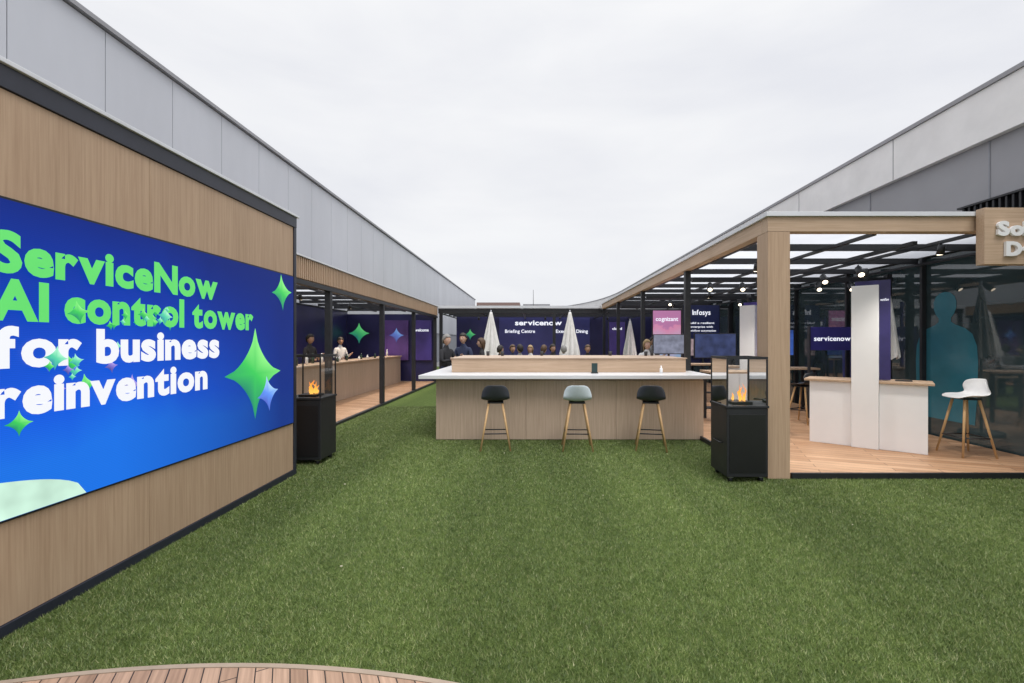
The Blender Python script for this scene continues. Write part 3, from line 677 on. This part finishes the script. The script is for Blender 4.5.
def person(x,y,ang,pose='stand',h=1.75,top='black',bot='navy',hair=0,skin=0,longhair=False,z0=.004,seat=.55,arms='relaxed',lean=0,turn=0):
    s=h/1.75
    J={};R={}
    def j(k,p,r): J[k]=p; R[k]=r if isinstance(r,tuple) else (r,r)
    if pose=='stand': zp=.96
    else: zp=seat/s+.11
    def T(p):
        zz=p[2]-.96; return (p[0],p[1]-math.sin(lean)*zz,zp+zz*math.cos(lean))
    j('pelvis',(0,0,zp),(.135,.115)); j('waist',T((0,.0,1.12)),(.125,.10)); j('chest',T((0,.0,1.30)),(.145,.115)); j('neckb',T((0,.015,1.45)),(.075,.07)); j('neck',T((0,.0,1.54)),.052)
    for sx,sd in ((-1,'l'),(1,'r')):
        j('sh'+sd,T((sx*.165,.01,1.40)),.068)
        if arms=='relaxed': el=(sx*.235,.03,1.13); wr=(sx*.225,-.09,.92); ha=(sx*.215,-.13,.85)
        elif arms=='table': el=(sx*.25,-.10,1.16); wr=(sx*.14,-.33,1.12); ha=(sx*.10,-.40,1.12)
        elif arms=='fold': el=(sx*.25,-.08,1.15); wr=(sx*.02,-.20,1.18); ha=(-sx*.06,-.21,1.20)
        else: el=(sx*.24,-.02,1.13); wr=(sx*.17,-.25,1.08+(.12 if sx>0 else 0)); ha=(sx*.15,-.32,1.10+(.14 if sx>0 else 0))
        j('el'+sd,T(el),.045); j('wr'+sd,T(wr),.030); j('ha'+sd,T(ha),(.036,.022))
        j('hip'+sd,(sx*.09,0,zp-.06),.092)
        if pose=='stand':
            j('kn'+sd,(sx*.105,-.02,.50),.060); j('an'+sd,(sx*.11,.02,.09),.042); j('to'+sd,(sx*.13,-.15,.04),.035)
        else:
            j('kn'+sd,(sx*.13,-.43,zp-.03),.064); zz=max(.09,zp-.47); j('an'+sd,(sx*.12,-.42,zz),.042); j('to'+sd,(sx*.13,-.58,zz-.05),.035)
    B=[('pelvis','waist'),('waist','chest'),('chest','neckb'),('neckb','neck')]
    lab={('pelvis','waist'):0,('waist','chest'):0,('chest','neckb'):0,('neckb','neck'):2}
    for sd in 'lr':
        for a,b_,l_ in (('chest','sh',0),('sh','el',0),('el','wr',0),('wr','ha',2),('pelvis','hip',1),('hip','kn',1),('kn','an',1),('an','to',3)):
            A=a if a in('chest','pelvis') else a+sd; B.append((A,b_+sd)); lab[(A,b_+sd)]=l_
    V,Fc=bodymesh(J,B,R)
    seg=[(Vector(J[a]),Vector(J[b_]),lab[(a,b_)],max(R[a][0],R[b_][0])) for a,b_ in B]
    XF[0]=Matrix.Translation((x,y,z0))@Matrix.Rotation(ang,4,'Z')@Matrix.Scale(s,4)
    g=group('person',(x,y,z0))
    mats=[CL[top],CL[bot],SKINS[skin],SHOE]
    o=mk('body',V,Fc,mats,g,smooth=True)
    Vv=[Vector(v) for v in V]
    for p,f in zip(o.data.polygons,Fc):
        c=sum((Vv[i] for i in f),Vector())/len(f); best=9;bl_=0
        for A,B_,l_,rr in seg:
            ab=B_-A; t=max(0,min(1,(c-A).dot(ab)/ab.length_squared)); dd=(c-(A+ab*t)).length-rr*.6
            if dd<best: best=dd;bl_=l_
        p.material_index=bl_
    fg=[]
    for sd,sx in (('l',-1),('r',1)):
        ha=Vector(J['ha'+sd]); dr_=(ha-Vector(J['wr'+sd])).normalized(); side=dr_.cross(Vector((0,-1,.3))).normalized()
        if side.length<.1: side=Vector((1,0,0))
        curl=side.cross(dr_).normalized()
        for i,L_ in enumerate((.065,.075,.07,.055)):
            b0=ha+side*(-.027+.018*i)+dr_*.02; b1=b0+dr_*L_*.55+curl*.006; b2=b1+dr_*L_*.4+curl*.022
            fg.append(([b0,b1,b2],[.009,.008,.006]))
        b0=ha-side*.03-dr_*.02; fg.append(([b0,b0-side*.025+dr_*.03,b0-side*.02+dr_*.06+curl*.01],[.011,.009,.007]))
    tubes('fingers',fg,SKINS[skin],g,6)
    hc=Vector(T((0,-.012,1.635))); HR=Matrix.Translation(hc)@Matrix.Rotation(turn,4,'Z'); Mb=XF[0]; XF[0]=Mb@HR
    V=[];Fc=[];A=24;Bn=16
    for i in range(Bn+1):
        ph=math.pi*i/Bn
        for k_ in range(A):
            t=2*math.pi*k_/A; xx=math.sin(ph)*math.cos(t); yy=math.sin(ph)*math.sin(t); zz=math.cos(ph)
            jaw=1-.30*max(0,-zz)**1.3
            X_=xx*.077*jaw; Y_=yy*.097*(1-.12*max(0,-zz)) ; Z_=zz*.118
            if yy<-.3:
                nb=math.exp(-(X_/.014)**2-((Z_+.018)/.022)**2); Y_-=.024*nb
                eb=math.exp(-((abs(X_)-.03)/.016)**2-((Z_-.006)/.012)**2); Y_+=.008*eb
                ch=math.exp(-(X_/.03)**2-((Z_+.098)/.02)**2); Y_-=.008*ch
            V.append((X_,Y_,Z_))
    for i in range(Bn):
        for k_ in range(A): Fc.append((i*A+k_,(i+1)*A+k_,(i+1)*A+(k_+1)%A,i*A+(k_+1)%A))
    mk('head',V,Fc,SKINS[skin],g,smooth=True)
    ear=[]
    for sx in (-1,1): ear.append(([(sx*.072,.005,-.02),(sx*.084,.012,.0),(sx*.080,.014,.025)],[.010,.014,.010]))
    tubes('ears',ear,SKINS[skin],g,8)
    def ball(name,c,r,mat):
        v,f=tubevf([(c[0]-r[0]*q_,c[1],c[2]) for q_ in (1,.6,0,-.6,-1)],[r[2]*q_ for q_ in (.1,.8,1,.8,.1)],10)
        v=[(a.x,c[1]+(a.y-c[1])*r[1]/r[2],a.z) for a in v]; return v,f
    for nm,xs,yy,rr,mat in (('eyes',(-.03,.03),-.080,(.013,.008,.007),EYEW),('irises',(-.03,.03),-.087,(.005,.004,.005),EYED),('mouth',(0,),-.084,(.024,.008,.006),LIP),('brows',(-.03,.03),-.086,(.018,.006,.003),HAIRS[hair])):
        V=[];Fc=[]
        for xx in xs:
            zz={'eyes':.005,'irises':.005,'mouth':-.058,'brows':.026}[nm]
            v,f=ball(nm,(xx,yy,zz),rr,mat); n_=len(V); V+=v; Fc+=[tuple(i+n_ for i in q) for q in f]
        mk(nm,V,Fc,mat,g,smooth=True)
    V=[];A=28;Bn=18;Fc=[]
    for i in range(Bn+1):
        ph=math.pi*.80*i/Bn
        for k_ in range(A):
            t=2*math.pi*k_/A; yy=math.sin(t); lim=.33+.40*max(0,(yy+.35)/1.35)**.7 if not longhair else .33+.47*max(0,(yy+.45)/1.45)**.5
            p2=min(ph,math.pi*lim); e=1.09+.04*mnoise.noise((x*3+math.cos(t)*3,yy*3,ph*3))
            zz=math.cos(p2)*.118*e+.004
            if longhair and p2>math.pi*.6: zz-=.12*(p2/math.pi-.6)/.2; 
            V.append((math.sin(p2)*math.cos(t)*.080*e,math.sin(p2)*yy*.099*e+.004,zz))
    for i in range(Bn):
        for k_ in range(A): Fc.append((i*A+k_,(i+1)*A+k_,(i+1)*A+(k_+1)%A,i*A+(k_+1)%A))
    o=mk('hair',V,Fc,HAIRS[hair],g,smooth=True); sd_=o.modifiers.new('s','SOLIDIFY'); sd_.thickness=.01; sd_.offset=1
    XF[0]=Matrix.Identity(4)
R_=math.radians
person(-2.02,10.75,R_(60),h=1.80,top='black',bot='navy',hair=3,arms='fold')
person(-1.72,11.4,R_(-20),h=1.84,top='navy',bot='black',hair=0,arms='gesture')
person(-1.30,11.7,R_(-80),h=1.72,top='black',bot='grey',hair=1,longhair=True,arms='relaxed')
seated=[(-.95,13.6,150,'black',0),(-.62,14.5,20,'navy',1),(-.36,13.5,190,'grey',0),(-.05,14.4,-15,'white',2),(.36,13.7,170,'navy',1),(.66,14.5,10,'black',0),(.95,13.6,200,'white',3),(1.75,14.3,0,'black',1)]
for i,(x,y,a,c,hh) in enumerate(seated):
    person(x,y,R_(a),'sit',1.74+.03*(i%3),c,'navy' if i%2 else 'black',hh,i%2,longhair=i in(3,),seat=.62,arms='table',turn=R_((-20,10,25,0,-15,20,-10,0)[i]))
bn=group('bench',(0,14,0))
for y in (13.55,14.45): 
    box('seat_%d'%int(y*10),-1.3,2.0,y-.16,y+.16,.57,.615,OAKH,bn); boxes('legs_%d'%int(y*10),[(x,x+.05,y-.14,y+.14,.004,.568) for x in (-1.2,.3,1.85)],BLACK,bn)
tb_=group('long_table',(0,14,0)); box('top',-1.3,1.95,13.86,14.14,.86,.90,OAKH,tb_); boxes('legs',[(x,x+.05,13.95,14.05,.004,.858) for x in (-1.2,.3,1.85)],BLACK,tb_)
person(2.75,10.9,R_(10),h=1.68,top='white',bot='beige',hair=2,longhair=True,arms='gesture')
person(-6.05,12.4,R_(80),h=1.78,top='black',bot='black',hair=0,skin=1,arms='gesture',z0=.052)
person(-5.98,14.2,R_(60),h=1.72,top='white',bot='black',hair=0,skin=1,arms='gesture',z0=.052,turn=R_(-20))
person(-6.1,10.7,R_(100),h=1.70,top='grey',bot='black',hair=1,skin=0,arms='relaxed',z0=.052)
person(5.9,12.3,R_(150),h=1.75,top='navy',bot='black',hair=1,arms='relaxed',z0=.068)
person(3.5,13.2,R_(30),h=1.70,top='grey',bot='black',hair=0,arms='gesture',z0=.068)
